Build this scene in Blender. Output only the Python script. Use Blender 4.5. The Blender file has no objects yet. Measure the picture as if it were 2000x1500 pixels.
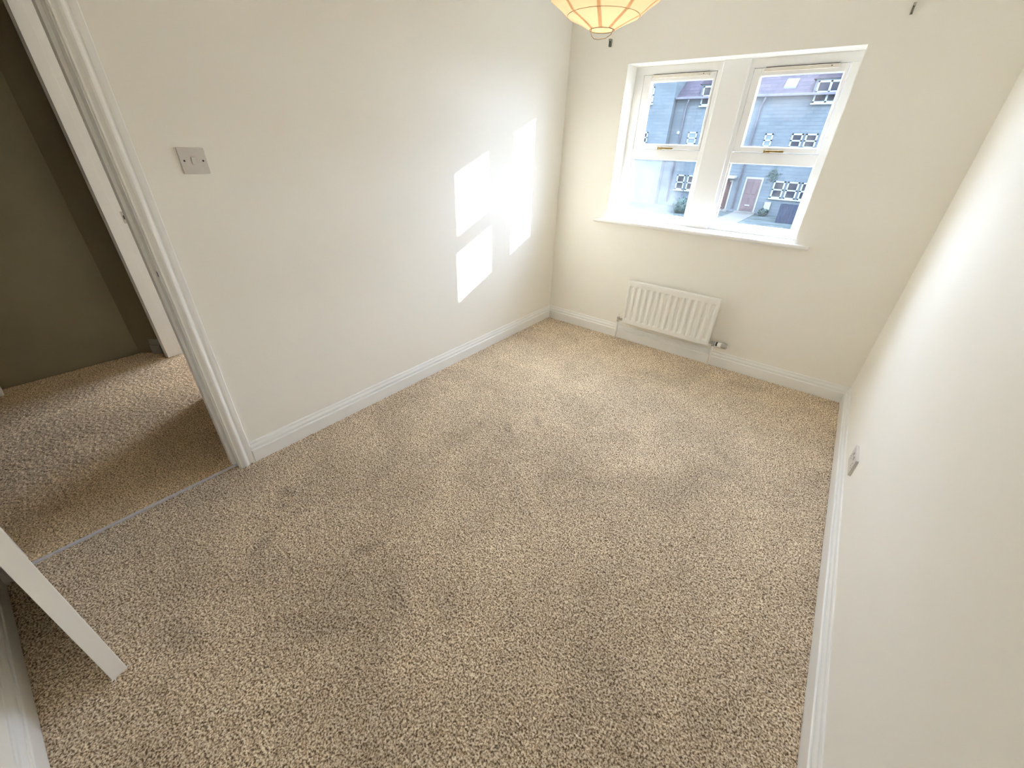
import bpy, bmesh, math, random
import numpy as np
from mathutils import Matrix, Vector

S = bpy.context.scene
COL = S.collection
PI = math.pi

# ------------------------------------------------------------------ camera, sky, sun, exposure
cd = bpy.data.cameras.new('camera')
cam = bpy.data.objects.new('camera', cd)
COL.objects.link(cam)
cd.sensor_fit = 'HORIZONTAL'; cd.sensor_width = 36.0; cd.lens = 783.76 / 2000 * 36
cd.clip_start = 0.02; cd.clip_end = 300
RM = Matrix(((0.79011793, -0.33269528, 0.51480823),
             (0.61219912, 0.38663227, -0.68973018),
             (0.0304285, 0.86013333, 0.50916084)))
cam.matrix_world = Matrix.Translation((1.9687, -3.1991, 1.42133)) @ RM.to_4x4()
S.camera = cam

S.view_settings.view_transform = 'Standard'
S.view_settings.look = 'None'
S.view_settings.gamma = 1.0
S.view_settings.use_curve_mapping = False
S.view_settings.exposure = 1.84

w = bpy.data.worlds.new('sky'); S.world = w; w.use_nodes = True
nt = w.node_tree; nt.nodes.clear()
tc = nt.nodes.new('ShaderNodeTexCoord'); sx = nt.nodes.new('ShaderNodeSeparateXYZ')
mp = nt.nodes.new('ShaderNodeMapRange'); mp.inputs[1].default_value = -0.05; mp.inputs[2].default_value = 0.9
cr = nt.nodes.new('ShaderNodeValToRGB')
cr.color_ramp.elements[0].color = (0.56, 0.62, 0.76, 1); cr.color_ramp.elements[1].color = (0.58, 0.71, 1.0, 1)
bg = nt.nodes.new('ShaderNodeBackground'); bg.inputs[1].default_value = 8.0
wo = nt.nodes.new('ShaderNodeOutputWorld')
nt.links.new(tc.outputs['Generated'], sx.inputs[0]); nt.links.new(sx.outputs[2], mp.inputs[0])
nt.links.new(mp.outputs[0], cr.inputs[0]); nt.links.new(cr.outputs[0], bg.inputs[0]); nt.links.new(bg.outputs[0], wo.inputs[0])

sl = bpy.data.lights.new('sun', 'SUN'); sl.energy = 12.0; sl.angle = math.radians(0.53); sl.color = (1.0, 0.96, 0.90)
sun = bpy.data.objects.new('sun', sl); COL.objects.link(sun)
sun.rotation_euler = Vector((-1.0, -0.83, -0.34)).to_track_quat('-Z', 'Y').to_euler()
sun.location = (10, 10, 8)

def portal(name, x0, x1, z0, z1, y):
    al = bpy.data.lights.new(name, 'AREA'); al.shape = 'RECTANGLE'; al.size = x1 - x0; al.size_y = z1 - z0
    al.cycles.is_portal = True
    o = bpy.data.objects.new(name, al); COL.objects.link(o)
    o.location = ((x0 + x1) / 2, y, (z0 + z1) / 2); o.rotation_euler = (-PI / 2, 0, 0)
portal('window_portal', 0.45, 1.80, 0.93, 1.95, 0.26)
portal('next_room_window_portal', -2.87, -1.60, 0.28, 2.22, 0.26)

S.cycles.use_denoising = True
S.cycles.max_bounces = 14; S.cycles.diffuse_bounces = 12; S.cycles.transparent_max_bounces = 16
S.cycles.sample_clamp_indirect = 8.0
S.cycles.caustics_reflective = False; S.cycles.caustics_refractive = False

# ------------------------------------------------------------------ materials
def mat(name, col=(0.8, 0.8, 0.8), rough=0.5, metal=0.0, spec=0.5):
    m = bpy.data.materials.new(name); m.use_nodes = True
    b = m.node_tree.nodes['Principled BSDF']
    b.inputs['Base Color'].default_value = (*col, 1); b.inputs['Roughness'].default_value = rough
    b.inputs['Metallic'].default_value = metal; b.inputs['Specular IOR Level'].default_value = spec
    return m
def nd(m, t, **k):
    n = m.node_tree.nodes.new(t)
    for a, v in k.items(): setattr(n, a, v)
    return n
def lk(m, a, b): m.node_tree.links.new(a, b)
def noisy(name, c1, c2, scale, rough=0.6, bump=0.0, bscale=None, bdist=0.001, lo=0.35, hi=0.65, detail=4, metal=0.0, spec=0.5):
    """two colours mixed by noise in object space, with a fine bump"""
    m = mat(name, c1, rough, metal, spec); b = m.node_tree.nodes['Principled BSDF']
    t = nd(m, 'ShaderNodeTexCoord')
    n = nd(m, 'ShaderNodeTexNoise'); n.inputs['Scale'].default_value = scale; n.inputs['Detail'].default_value = detail
    r = nd(m, 'ShaderNodeValToRGB'); r.color_ramp.elements[0].position = lo; r.color_ramp.elements[1].position = hi
    r.color_ramp.elements[0].color = (*c1, 1); r.color_ramp.elements[1].color = (*c2, 1)
    lk(m, t.outputs['Object'], n.inputs['Vector']); lk(m, n.outputs[0], r.inputs[0]); lk(m, r.outputs[0], b.inputs['Base Color'])
    if bump:
        n2 = nd(m, 'ShaderNodeTexNoise'); n2.inputs['Scale'].default_value = bscale or scale * 4; n2.inputs['Detail'].default_value = 3
        bp = nd(m, 'ShaderNodeBump'); bp.inputs['Strength'].default_value = bump; bp.inputs['Distance'].default_value = bdist
        lk(m, t.outputs['Object'], n2.inputs['Vector']); lk(m, n2.outputs[0], bp.inputs['Height']); lk(m, bp.outputs[0], b.inputs['Normal'])
    return m

M_WALL = noisy('cream_emulsion', (0.885, 0.86, 0.795), (0.895, 0.872, 0.81), 1.6, 0.55, 0.12, 90, 0.001, spec=0.35)
M_CEIL = noisy('white_ceiling_paint', (0.90, 0.89, 0.86), (0.91, 0.90, 0.87), 2, 0.9)
M_GLOSS = noisy('white_satin_wood_paint', (0.86, 0.855, 0.835), (0.88, 0.875, 0.855), 5, 0.3, 0.05, 60, 0.001)
M_DOOR = noisy('white_door_paint', (0.90, 0.885, 0.85), (0.915, 0.90, 0.865), 5, 0.4)
M_OLIVE = noisy('olive_landing_paint', (0.23, 0.20, 0.125), (0.27, 0.235, 0.15), 2.5, 0.8, 0.1, 80, 0.001)
M_GLOSS_DIM = noisy('dimmed_white_wood_paint', (0.36, 0.35, 0.31), (0.42, 0.41, 0.37), 8, 0.6)  # white wood paint darkened to stand for the unlit landing corner
M_NEXT = noisy('next_room_paint', (0.62, 0.56, 0.45), (0.65, 0.59, 0.48), 2, 0.8)
M_RAD = noisy('white_radiator_enamel', (0.84, 0.83, 0.79), (0.86, 0.85, 0.81), 6, 0.28)
M_PLAST = noisy('white_plastic', (0.62, 0.585, 0.55), (0.65, 0.615, 0.58), 20, 0.35)
M_CHROME = noisy('chrome_fitting', (0.42, 0.40, 0.36), (0.55, 0.53, 0.48), 40, 0.3, metal=1.0)
M_STEEL = noisy('brushed_strip_metal', (0.66, 0.64, 0.67), (0.76, 0.74, 0.78), 50, 0.45, metal=0.4)
M_BRASS = noisy('antique_brass', (0.24, 0.16, 0.06), (0.42, 0.30, 0.12), 60, 0.35, metal=1.0)
M_BLACK = noisy('black_plastic', (0.015, 0.014, 0.012), (0.03, 0.028, 0.022), 30, 0.4)
M_GREYP = noisy('grey_plastic', (0.40, 0.39, 0.37), (0.46, 0.45, 0.43), 30, 0.4)
M_BRKT = noisy('dull_grey_green_metal', (0.20, 0.22, 0.19), (0.30, 0.32, 0.28), 60, 0.6)
M_BRKT2 = noisy('pale_grey_metal', (0.50, 0.48, 0.41), (0.58, 0.56, 0.49), 60, 0.45, metal=0.3)
M_VENT = noisy('cream_vent_plastic', (0.72, 0.66, 0.57), (0.76, 0.70, 0.61), 30, 0.45)
M_WIRE = noisy('lantern_wire', (0.42, 0.33, 0.20), (0.55, 0.44, 0.27), 60, 0.5)
M_STONE_O = noisy('outer_stone', (0.40, 0.36, 0.30), (0.52, 0.47, 0.39), 4, 0.9, 0.5, 20, 0.01)

def carpet_mat(name, dark, mid, lite):
    m = mat(name, mid, 1.0, 0, 0.1); b = m.node_tree.nodes['Principled BSDF']
    b.inputs['Sheen Weight'].default_value = 0.15; b.inputs['Sheen Roughness'].default_value = 0.6
    t = nd(m, 'ShaderNodeTexCoord')
    v = nd(m, 'ShaderNodeTexNoise'); v.inputs['Scale'].default_value = 170; v.inputs['Detail'].default_value = 2.0; v.inputs['Roughness'].default_value = 0.6
    r = nd(m, 'ShaderNodeValToRGB'); e = r.color_ramp.elements
    e[0].position = 0.36; e[0].color = (*dark, 1); e[1].position = 0.63; e[1].color = (*lite, 1)
    k = e.new(0.49); k.color = (*mid, 1)
    lk(m, t.outputs['Object'], v.inputs['Vector']); lk(m, v.outputs[0], r.inputs[0])
    # brushed pile: broad patches where the yarn leans the other way
    n = nd(m, 'ShaderNodeTexNoise'); n.inputs['Scale'].default_value = 2.6; n.inputs['Detail'].default_value = 5; n.inputs['Roughness'].default_value = 0.62
    n.inputs['Distortion'].default_value = 0.6
    mr = nd(m, 'ShaderNodeMapRange'); mr.inputs[1].default_value = 0.30; mr.inputs[2].default_value = 0.70; mr.inputs[3].default_value = 0.80; mr.inputs[4].default_value = 1.14
    lk(m, t.outputs['Object'], n.inputs['Vector']); lk(m, n.outputs[0], mr.inputs[0])
    at = nd(m, 'ShaderNodeAttribute'); at.attribute_name = 'scuff'
    ms = nd(m, 'ShaderNodeMath', operation='MULTIPLY'); lk(m, mr.outputs[0], ms.inputs[0]); lk(m, at.outputs['Fac'], ms.inputs[1])
    mx = nd(m, 'ShaderNodeVectorMath', operation='SCALE'); lk(m, r.outputs[0], mx.inputs[0]); lk(m, ms.outputs[0], mx.inputs['Scale'])
    lk(m, mx.outputs[0], b.inputs['Base Color'])
    return m
M_CARPET = carpet_mat('beige_twist_carpet', (0.15, 0.095, 0.05), (0.60, 0.46, 0.31), (1.0, 0.88, 0.70))
M_CARPET2 = carpet_mat('landing_twist_carpet', (0.22, 0.14, 0.07), (0.68, 0.50, 0.30), (1.0, 0.80, 0.55))

def paper_mat(name, ca, cb):
    m = bpy.data.materials.new(name); m.use_nodes = True; m.node_tree.nodes.clear()
    o = nd(m, 'ShaderNodeOutputMaterial'); d = nd(m, 'ShaderNodeBsdfDiffuse'); t = nd(m, 'ShaderNodeBsdfTranslucent'); x = nd(m, 'ShaderNodeMixShader')
    tc = nd(m, 'ShaderNodeTexCoord'); n = nd(m, 'ShaderNodeTexNoise'); n.inputs['Scale'].default_value = 30; n.inputs['Detail'].default_value = 6
    r = nd(m, 'ShaderNodeValToRGB'); r.color_ramp.elements[0].color = (*ca, 1); r.color_ramp.elements[1].color = (*cb, 1)
    lk(m, tc.outputs['Object'], n.inputs['Vector']); lk(m, n.outputs[0], r.inputs[0]); lk(m, r.outputs[0], d.inputs[0]); lk(m, r.outputs[0], t.inputs[0])
    x.inputs[0].default_value = 0.5
    lk(m, d.outputs[0], x.inputs[1]); lk(m, t.outputs[0], x.inputs[2]); lk(m, x.outputs[0], o.inputs[0])
    return m
M_PAPER = paper_mat('lantern_paper', (0.80, 0.67, 0.50), (0.88, 0.75, 0.59))
M_SEAM = paper_mat('lantern_seam_paper', (0.76, 0.63, 0.47), (0.81, 0.68, 0.52))

def emit(name, col, s):
    m = mat(name, col); b = m.node_tree.nodes['Principled BSDF']
    b.inputs['Emission Color'].default_value = (*col, 1); b.inputs['Emission Strength'].default_value = s
    return m
M_BULB = emit('warm_bulb_glass', (1.0, 0.80, 0.55), 0.8)

def glass_mat(name, lo, hi, amount, scale, off=(0, 0, 0), grad=None):
    """clear glass with a film of condensation and dirt that scatters light"""
    m = bpy.data.materials.new(name); m.use_nodes = True; m.node_tree.nodes.clear()
    o = nd(m, 'ShaderNodeOutputMaterial')
    tr = nd(m, 'ShaderNodeBsdfTransparent'); tr.inputs[0].default_value = (0.94, 0.97, 0.98, 1)
    gl = nd(m, 'ShaderNodeBsdfGlossy'); gl.inputs['Roughness'].default_value = 0.03
    lw = nd(m, 'ShaderNodeLayerWeight'); lw.inputs[0].default_value = 0.5
    pw = nd(m, 'ShaderNodeMath', operation='POWER'); pw.inputs[1].default_value = 4.5; lk(m, lw.outputs['Facing'], pw.inputs[0])
    fr = nd(m, 'ShaderNodeMath', operation='MULTIPLY_ADD'); fr.inputs[1].default_value = 0.9; fr.inputs[2].default_value = 0.035; lk(m, pw.outputs[0], fr.inputs[0])
    m1 = nd(m, 'ShaderNodeMixShader'); lk(m, fr.outputs[0], m1.inputs[0]); lk(m, tr.outputs[0], m1.inputs[1]); lk(m, gl.outputs[0], m1.inputs[2])
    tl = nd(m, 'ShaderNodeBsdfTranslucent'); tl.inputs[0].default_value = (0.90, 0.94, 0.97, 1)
    tc = nd(m, 'ShaderNodeTexCoord')
    mpn = nd(m, 'ShaderNodeMapping'); mpn.inputs['Location'].default_value = off
    lk(m, tc.outputs['Object'], mpn.inputs[0])
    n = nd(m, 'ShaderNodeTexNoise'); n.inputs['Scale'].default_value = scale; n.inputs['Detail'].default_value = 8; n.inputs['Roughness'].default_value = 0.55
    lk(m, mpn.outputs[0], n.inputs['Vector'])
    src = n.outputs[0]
    if grad:   # film mask shaped to paint the pane's sunlit and shaded parts: (ax, az, c)
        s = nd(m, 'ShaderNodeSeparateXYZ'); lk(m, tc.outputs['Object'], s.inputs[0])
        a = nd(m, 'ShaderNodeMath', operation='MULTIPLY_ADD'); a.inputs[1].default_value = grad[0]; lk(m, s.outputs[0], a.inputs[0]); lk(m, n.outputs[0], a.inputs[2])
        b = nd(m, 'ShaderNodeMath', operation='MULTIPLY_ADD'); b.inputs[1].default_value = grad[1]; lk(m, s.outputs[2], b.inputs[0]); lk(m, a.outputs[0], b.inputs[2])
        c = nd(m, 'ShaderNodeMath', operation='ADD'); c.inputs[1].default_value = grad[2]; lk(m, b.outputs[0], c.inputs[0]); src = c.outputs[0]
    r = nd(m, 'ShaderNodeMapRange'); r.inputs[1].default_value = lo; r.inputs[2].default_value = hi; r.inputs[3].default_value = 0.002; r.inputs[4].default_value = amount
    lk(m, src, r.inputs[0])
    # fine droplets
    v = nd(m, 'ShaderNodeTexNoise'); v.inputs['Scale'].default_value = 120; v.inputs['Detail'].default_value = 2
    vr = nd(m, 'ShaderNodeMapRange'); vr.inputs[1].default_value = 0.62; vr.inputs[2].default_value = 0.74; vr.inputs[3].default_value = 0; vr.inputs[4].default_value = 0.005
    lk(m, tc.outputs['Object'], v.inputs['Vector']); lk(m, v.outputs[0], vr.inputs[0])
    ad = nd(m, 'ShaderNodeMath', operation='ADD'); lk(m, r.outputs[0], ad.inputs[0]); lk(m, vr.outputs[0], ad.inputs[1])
    m2 = nd(m, 'ShaderNodeMixShader'); lk(m, ad.outputs[0], m2.inputs[0]); lk(m, m1.outputs[0], m2.inputs[1]); lk(m, tl.outputs[0], m2.inputs[2])
    lk(m, m2.outputs[0], o.inputs[0])
    return m

# ------------------------------------------------------------------ mesh helpers
def box(bm, x0, x1, y0, y1, z0, z1, bev=0.0, seg=2, rot=None, piv=None):
    """axis-aligned box added to bm, edges optionally rounded"""
    t = bmesh.new()
    bmesh.ops.create_cube(t, size=1.0)
    bmesh.ops.scale(t, vec=(abs(x1 - x0), abs(y1 - y0), abs(z1 - z0)), verts=t.verts)
    if bev: bmesh.ops.bevel(t, geom=t.edges[:], offset=bev, segments=seg, affect='EDGES', profile=0.5)
    bmesh.ops.translate(t, vec=((x0 + x1) / 2, (y0 + y1) / 2, (z0 + z1) / 2), verts=t.verts)
    if rot: bmesh.ops.rotate(t, cent=piv or (0, 0, 0), matrix=rot, verts=t.verts)
    join(bm, t)
    return bm
def join(bm, t):
    vs = [bm.verts.new(v.co) for v in t.verts]
    t.verts.index_update()
    for f in t.faces:
        try:
            g = bm.faces.new([vs[v.index] for v in f.verts]); g.smooth = f.smooth
        except ValueError: pass
    t.free()
def lathe(bm, prof, n=24, mtx=None, caps=True):
    """revolve (radius, height) pairs about local z"""
    rings = []
    for r, h in prof:
        rings.append([bm.verts.new(((mtx @ Vector((r * math.cos(2 * PI * i / n), r * math.sin(2 * PI * i / n), h))) if mtx else (r * math.cos(2 * PI * i / n), r * math.sin(2 * PI * i / n), h))) for i in range(n)])
    for a, b in zip(rings, rings[1:]):
        for i in range(n):
            f = bm.faces.new((a[i], a[(i + 1) % n], b[(i + 1) % n], b[i])); f.smooth = True
    if caps:
        bm.faces.new(rings[0][::-1]); bm.faces.new(rings[-1])
    return bm
def tube(bm, pts, r, n=10, caps=True):
    """round tube along points"""
    pts = [Vector(p) for p in pts]; rings = []
    up = Vector((0.123, 0.456, 0.88)).normalized()
    for i, p in enumerate(pts):
        d = (pts[min(i + 1, len(pts) - 1)] - pts[max(i - 1, 0)]).normalized()
        a = d.cross(up).normalized(); b = d.cross(a)
        rings.append([bm.verts.new(p + (a * math.cos(2 * PI * k / n) + b * math.sin(2 * PI * k / n)) * r) for k in range(n)])
    for a, b in zip(rings, rings[1:]):
        for k in range(n):
            f = bm.faces.new((a[k], a[(k + 1) % n], b[(k + 1) % n], b[k])); f.smooth = True
    if caps: bm.faces.new(rings[0][::-1]); bm.faces.new(rings[-1])
    return bm
def sweep(bm, prof, path, closed_prof=True):
    """prof: list of (d, h); path: list of (origin, d_axis, h_axis): sections joined one after another"""
    rings = []
    for o, da, ha in path:
        o, da, ha = Vector(o), Vector(da), Vector(ha)
        rings.append([bm.verts.new(o + da * d + ha * h) for d, h in prof])
    n = len(prof)
    for a, b in zip(rings, rings[1:]):
        for k in range(n if closed_prof else n - 1):
            bm.faces.new((a[k], a[(k + 1) % n], b[(k + 1) % n], b[k]))
    bm.faces.new(rings[0][::-1]); bm.faces.new(rings[-1])
    return bm
def obj(name, bm, m, parent=None, loc=None):
    bmesh.ops.recalc_face_normals(bm, faces=bm.faces)
    me = bpy.data.meshes.new(name); bm.to_mesh(me); bm.free()
    me.materials.append(m)
    o = bpy.data.objects.new(name, me); COL.objects.link(o)
    if parent is not None: o.parent = parent
    if loc: o.location = loc
    return o
def B(): return bmesh.new()
def struct(name, bm, m, label=None):
    o = obj(name, bm, m); o['kind'] = 'structure'
    if label: o['label'] = label
    return o
def tag(o, label, cat, group=None):
    o['label'] = label; o['category'] = cat
    if group: o['group'] = group
    return o
def thing(name, label, cat, loc=(0, 0, 0), group=None):
    o = bpy.data.objects.new(name, None); COL.objects.link(o); o.location = loc; o.empty_display_size = 0.1
    return tag(o, label, cat, group)

# ------------------------------------------------------------------ room shell
W = 2.383; YB = -3.618; H = 2.36
WX0, WX1, WZ0, WZ1 = 0.469, 1.774, 0.945, 1.926      # window opening
DY0, DY1, DZ = -2.811, -3.545, 1.985                 # our doorway in the left wall
# floor slab, one under the room and the landing
struct('floor', box(B(), -2.9, W + 0.1, -4.8, 0.24, -0.16, -0.012), M_STONE_O, 'floor slab hidden under the fitted carpet')
struct('ceiling', box(B(), -2.9, W + 0.1, -4.8, 0.24, H, H + 0.12), M_CEIL, 'plain white ceiling')
b = B()
def wall_with_hole_y(b, y0, y1, x0, x1, h0, h1, hz0, hz1):
    box(b, x0, h0, y0, y1, -0.1, H + 0.02); box(b, h1, x1, y0, y1, -0.1, H + 0.02)
    box(b, h0, h1, y0, y1, -0.1, hz0); box(b, h0, h1, y0, y1, hz1, H + 0.02)
wall_with_hole_y(b, 0.0, 0.24, -0.05, W + 0.12, WX0, WX1, WZ0 - 0.02, WZ1)
struct('wall_far', b, M_WALL, 'cream painted wall with the two-light window')
struct('wall_right', box(B(), W, W + 0.12, -4.8, 0.24, -0.1, H + 0.02), M_WALL, 'plain cream wall on the right')
b = B()
box(b, -0.10, 0, DY0 + 0.02, 0.0, -0.1, H + 0.02)
box(b, -0.10, 0, DY1 - 0.02, DY0 + 0.02, DZ + 0.02, H + 0.02)
box(b, -0.10, 0, YB - 0.1, DY1 - 0.02, -0.1, H + 0.02)
struct('wall_left', b, M_WALL, 'cream wall on the left with the doorway and light switch')
struct('wall_near', box(B(), -0.10, W, YB - 0.1, YB, -0.1, H + 0.02), M_WALL, 'cream wall behind the open door')
# landing walls
b = B()
box(b, -2.02, -1.89, -4.8, -2.74, -0.1, H + 0.02)
struct('wall_landing_far', b, M_OLIVE, 'dark olive wall at the far side of the landing')
b = B()
NX0, NX1 = -1.632, -0.87
box(b, -1.74, NX0 - 0.02, -2.62, -2.52, -0.1, H + 0.02); box(b, NX0 - 0.02, NX1 + 0.02, -2.62, -2.52, 2.0, H + 0.02); box(b, NX1 + 0.02, -0.1, -2.62, -2.52, -0.1, H + 0.02)
vs = [(-1.89, -2.74), (-1.74, -2.62), (-1.74, -2.52), (-2.02, -2.52), (-2.02, -2.74)]
lo = [b.verts.new((x, y, -0.1)) for x, y in vs]; hi = [b.verts.new((x, y, H + 0.02)) for x, y in vs]
for i in range(5): b.faces.new((lo[i], lo[(i + 1) % 5], hi[(i + 1) % 5], hi[i]))
b.faces.new(lo[::-1]); b.faces.new(hi)
struct('wall_landing_side', b, M_OLIVE, 'dark landing wall beside the next room doorway')
b = B(); box(b, -2.02, W + 0.12, -4.9, -4.78, -0.1, H + 0.02)
struct('wall_landing_near', b, M_OLIVE, 'landing wall out of view')
# next room behind the left wall, so daylight reaches the landing through its doorway
b = B()
wall_with_hole_y(b, 0.0, 0.24, -2.9, -0.05, -2.85, -1.62, 0.30, 2.20)
box(b, -3.0, -2.9, -2.62, 0.24, -0.1, H + 0.02); box(b, -2.9, -2.02, -2.62, -2.52, -0.1, H + 0.02)
struct('wall_next_room', b, M_NEXT, 'walls of the neighbouring bedroom')

# ------------------------------------------------------------------ skirting boards
SK = [(0, 0), (0.018, 0), (0.018, 0.0635), (0.0172, 0.0675), (0.0145, 0.0698), (0.0090, 0.0703), (0.0078, 0.0750), (0.0128, 0.0782), (0.0130, 0.084),
      (0.0112, 0.090), (0.0082, 0.0955), (0.0068, 0.0985), (0.0066, 0.1030), (0.0056, 0.1085), (0.0035, 0.1125), (0, 0.113)]
SK = [(d, h - 0.012 if h == 0 else h) for d, h in SK]
Z3 = (0, 0, 1)
def skirting(name, stations, label):
    """stations: ((x, y), (dx, dy) of the profile depth) - mitres come from depth vectors at 45 degrees"""
    return struct(name, sweep(B(), SK, [((x, y, 0), (dx, dy, 0), Z3) for (x, y), (dx, dy) in stations]), M_GLOSS_DIM if 'landing' in name else M_GLOSS, label)
skirting('baseboard_left', [((0, DY0 + 0.071), (1, 0)), ((0, 0), (1, -1))], 'white moulded skirting board along the left wall')
skirting('baseboard_far', [((0, 0), (1, -1)), ((W, 0), (-1, -1))], 'white moulded skirting board under the window and radiator')
skirting('baseboard_right', [((W, 0), (-1, -1)), ((W, YB), (-1, 1))], 'white moulded skirting board along the right wall')
skirting('baseboard_near', [((W, YB), (-1, 1)), ((0, YB), (0, 1))], 'white moulded skirting board behind the open door')
skirting('baseboard_landing', [((-1.80, -2.668), (0.62, -0.78)), ((-1.745, -2.624), (0.62, -0.78))], 'short white skirting board in the dark landing corner')

# ------------------------------------------------------------------ our doorway: lining, architrave, strike plate
# architrave profile: u = distance from the opening edge outwards, d = thickness off the wall
AR = [(0.004, 0), (0.004, 0.0095), (0.006, 0.0118), (0.008, 0.0118), (0.0095, 0.0105), (0.012, 0.0110), (0.017, 0.0145), (0.023, 0.0192), (0.029, 0.0212), (0.034, 0.0200), (0.0385, 0.0162),
      (0.041, 0.0122), (0.042, 0.0100), (0.0455, 0.0095), (0.050, 0.0118), (0.056, 0.0128), (0.0685, 0.0128), (0.0705, 0.0115), (0.0715, 0.009), (0.0715, 0)]
def architrave(name, e0, e1, top, axis, face, sgn, m, label, legs=(True, True), foot=-0.012):
    """frame moulding round an opening. axis 'y': wall face is a plane x = face, opening from y=e0 (larger) to e1; sgn = outward normal sign"""
    b = B()
    def P(al, z, d): return (face + sgn * d, al, z) if axis == 'y' else (al, face + sgn * d, z)
    def sec(al, z, ua, uz):   # section at the corner (al, z); u runs along (ua, uz)
        return [P(al + ua * u, z + uz * u, d) for u, d in AR]
    secs = []
    if legs[0]: secs.append(sec(e0, foot, 1, 0))
    secs.append(sec(e0, top, 1, 1)); secs.append(sec(e1, top, -1, 1))
    if legs[1]: secs.append(sec(e1, foot, -1, 0))
    rings = [[b.verts.new(p) for p in s] for s in secs]
    n = len(AR)
    for r0, r1 in zip(rings, rings[1:]):
        for k in range(n): b.faces.new((r0[k], r0[(k + 1) % n], r1[(k + 1) % n], r1[k]))
    b.faces.new(rings[0][::-1]); b.faces.new(rings[-1])
    return struct(name, b, m, label)
# near leg is narrow room for the wall nib: the moulding is trimmed by the nib wall
architrave('trim_1', DY0, DY1, DZ, 'y', 0.0, 1, M_GLOSS, 'white moulded architrave round the near doorway', foot=-0.01)
architrave('trim_2', DY0, DY1, DZ, 'y', -0.10, -1, M_GLOSS, 'architrave on the landing side of the near doorway')
b = B()   # lining with rebate: room-side rebate for the leaf, stop behind it
def lining_y(b, x0, x1, e0, e1, top, t=0.022):
    box(b, x0, x1, e0, e0 + t, -0.012, top + t, 0.001); box(b, x0, x1, e1 - t, e1, -0.012, top + t, 0.001); box(b, x0, x1, e1, e0, top, top + t, 0.001)
lining_y(b, -0.102, 0.001, DY0, DY1, DZ)
box(b, -0.085, -0.045, DY0 - 0.012, DY0, -0.012, DZ, 0.0015); box(b, -0.085, -0.045, DY1, DY1 + 0.012, -0.012, DZ, 0.0015)
box(b, -0.085, -0.045, DY1, DY0, DZ - 0.012, DZ, 0.0015)
lin = struct('door_1_frame', b, M_GLOSS, 'white door lining of the near doorway')
b = B(); box(b, -0.026, 0.0, DY0 - 0.0012, DY0 + 0.002, 0.930, 0.995, 0.0005)
sp = obj('strike_plate', b, M_GLOSS, lin); sp['label'] = 'painted latch keep'
b = B(); box(b, -0.016, -0.003, DY0 - 0.0016, DY0 + 0.001, 0.955, 0.975); obj('latch_hole', b, M_BLACK, sp)

# open door: only its leading edge faces the camera
dr = thing('panel_door', 'white painted door standing open against the near wall, seen edge on', 'door', (0.016, -3.533, 0.0))
dr.name = 'door_1'; dr['kind'] = 'structure'
dr.rotation_euler = (0, 0, math.radians(10.45))
LW, LT, LH = 0.690, 0.0385, 1.968
b = B(); z0 = 0.010
# stiles, rails and recessed panels
for x0, x1 in ((0, 0.095), (LW - 0.095, LW), (0.30, 0.39)): box(b, x0, x1, -LT, 0, z0, LH, 0.0015)
for za, zb in ((z0, 0.20), (0.78, 0.93), (1.52, 1.62), (1.86, LH)):
    box(b, 0.09, 0.305, -LT, 0, za, zb, 0.0015); box(b, 0.385, LW - 0.09, -LT, 0, za, zb, 0.0015)
for x0, x1 in ((0.09, 0.305), (0.385, LW - 0.09)):
    for za, zb in ((0.19, 0.79), (0.92, 1.53), (1.61, 1.87)):
        box(b, x0, x1, -LT + 0.009, -0.009, za, zb)
        box(b, x0 + 0.035, x1 - 0.035, -LT + 0.003, -0.003, za + 0.04, zb - 0.04, 0.006)
leaf = obj('door_leaf', b, M_DOOR, dr)
b = B()
for s, y in ((1, 0.0), (-1, -LT)):
    mt = Matrix.Translation((LW - 0.06, y, 1.0)) @ Matrix.Rotation(-s * PI / 2, 4, 'X')
    lathe(b, [(0.026, 0), (0.026, 0.006), (0.010, 0.008), (0.009, 0.04), (0.009, 0.05)], 20, mt)
    tube(b, [(LW - 0.06, y + s * 0.045, 1.0), (LW - 0.10, y + s * 0.047, 1.0), (LW - 0.165, y + s * 0.045, 0.996)], 0.0085, 12)
hd = obj('door_handle', b, M_CHROME, dr)
b = B(); box(b, LW - 0.001, LW + 0.001, -0.030, -0.008, 0.90, 1.10, 0.0005); obj('latch_plate', b, M_CHROME, dr)
for z in (0.22, 1.72):
    b = B(); box(b, -0.003, 0.0, -LT, -0.003, z, z + 0.075); tube(b, [(-0.006, 0.002, z), (-0.006, 0.002, z + 0.075)], 0.0055, 12); obj('hinge', b, M_CHROME, dr)
# splintered paint at the foot of the leading edge
b = B()
for (x, y, z, dx, dy, dz) in ((LW, -0.002, 0.016, 0.004, 0.016, 0.003), (LW, -0.036, 0.011, 0.006, -0.008, -0.003), (LW, -0.031, 0.010, 0.009, -0.004, -0.004), (LW, -0.028, 0.014, 0.004, -0.003, -0.005)):
    a = [b.verts.new((x, y, z)), b.verts.new((x, y - 0.003, z + 0.003)), b.verts.new((x - 0.002, y, z + 0.004)), b.verts.new((x + dx, y + dy, z + dz))]
    for f in ((0, 1, 2), (0, 1, 3), (1, 2, 3), (0, 2, 3)): b.faces.new([a[i] for i in f])
sp2 = obj('splinter', b, M_DOOR, dr); sp2['label'] = 'flaked paint at the bottom corner'

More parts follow.
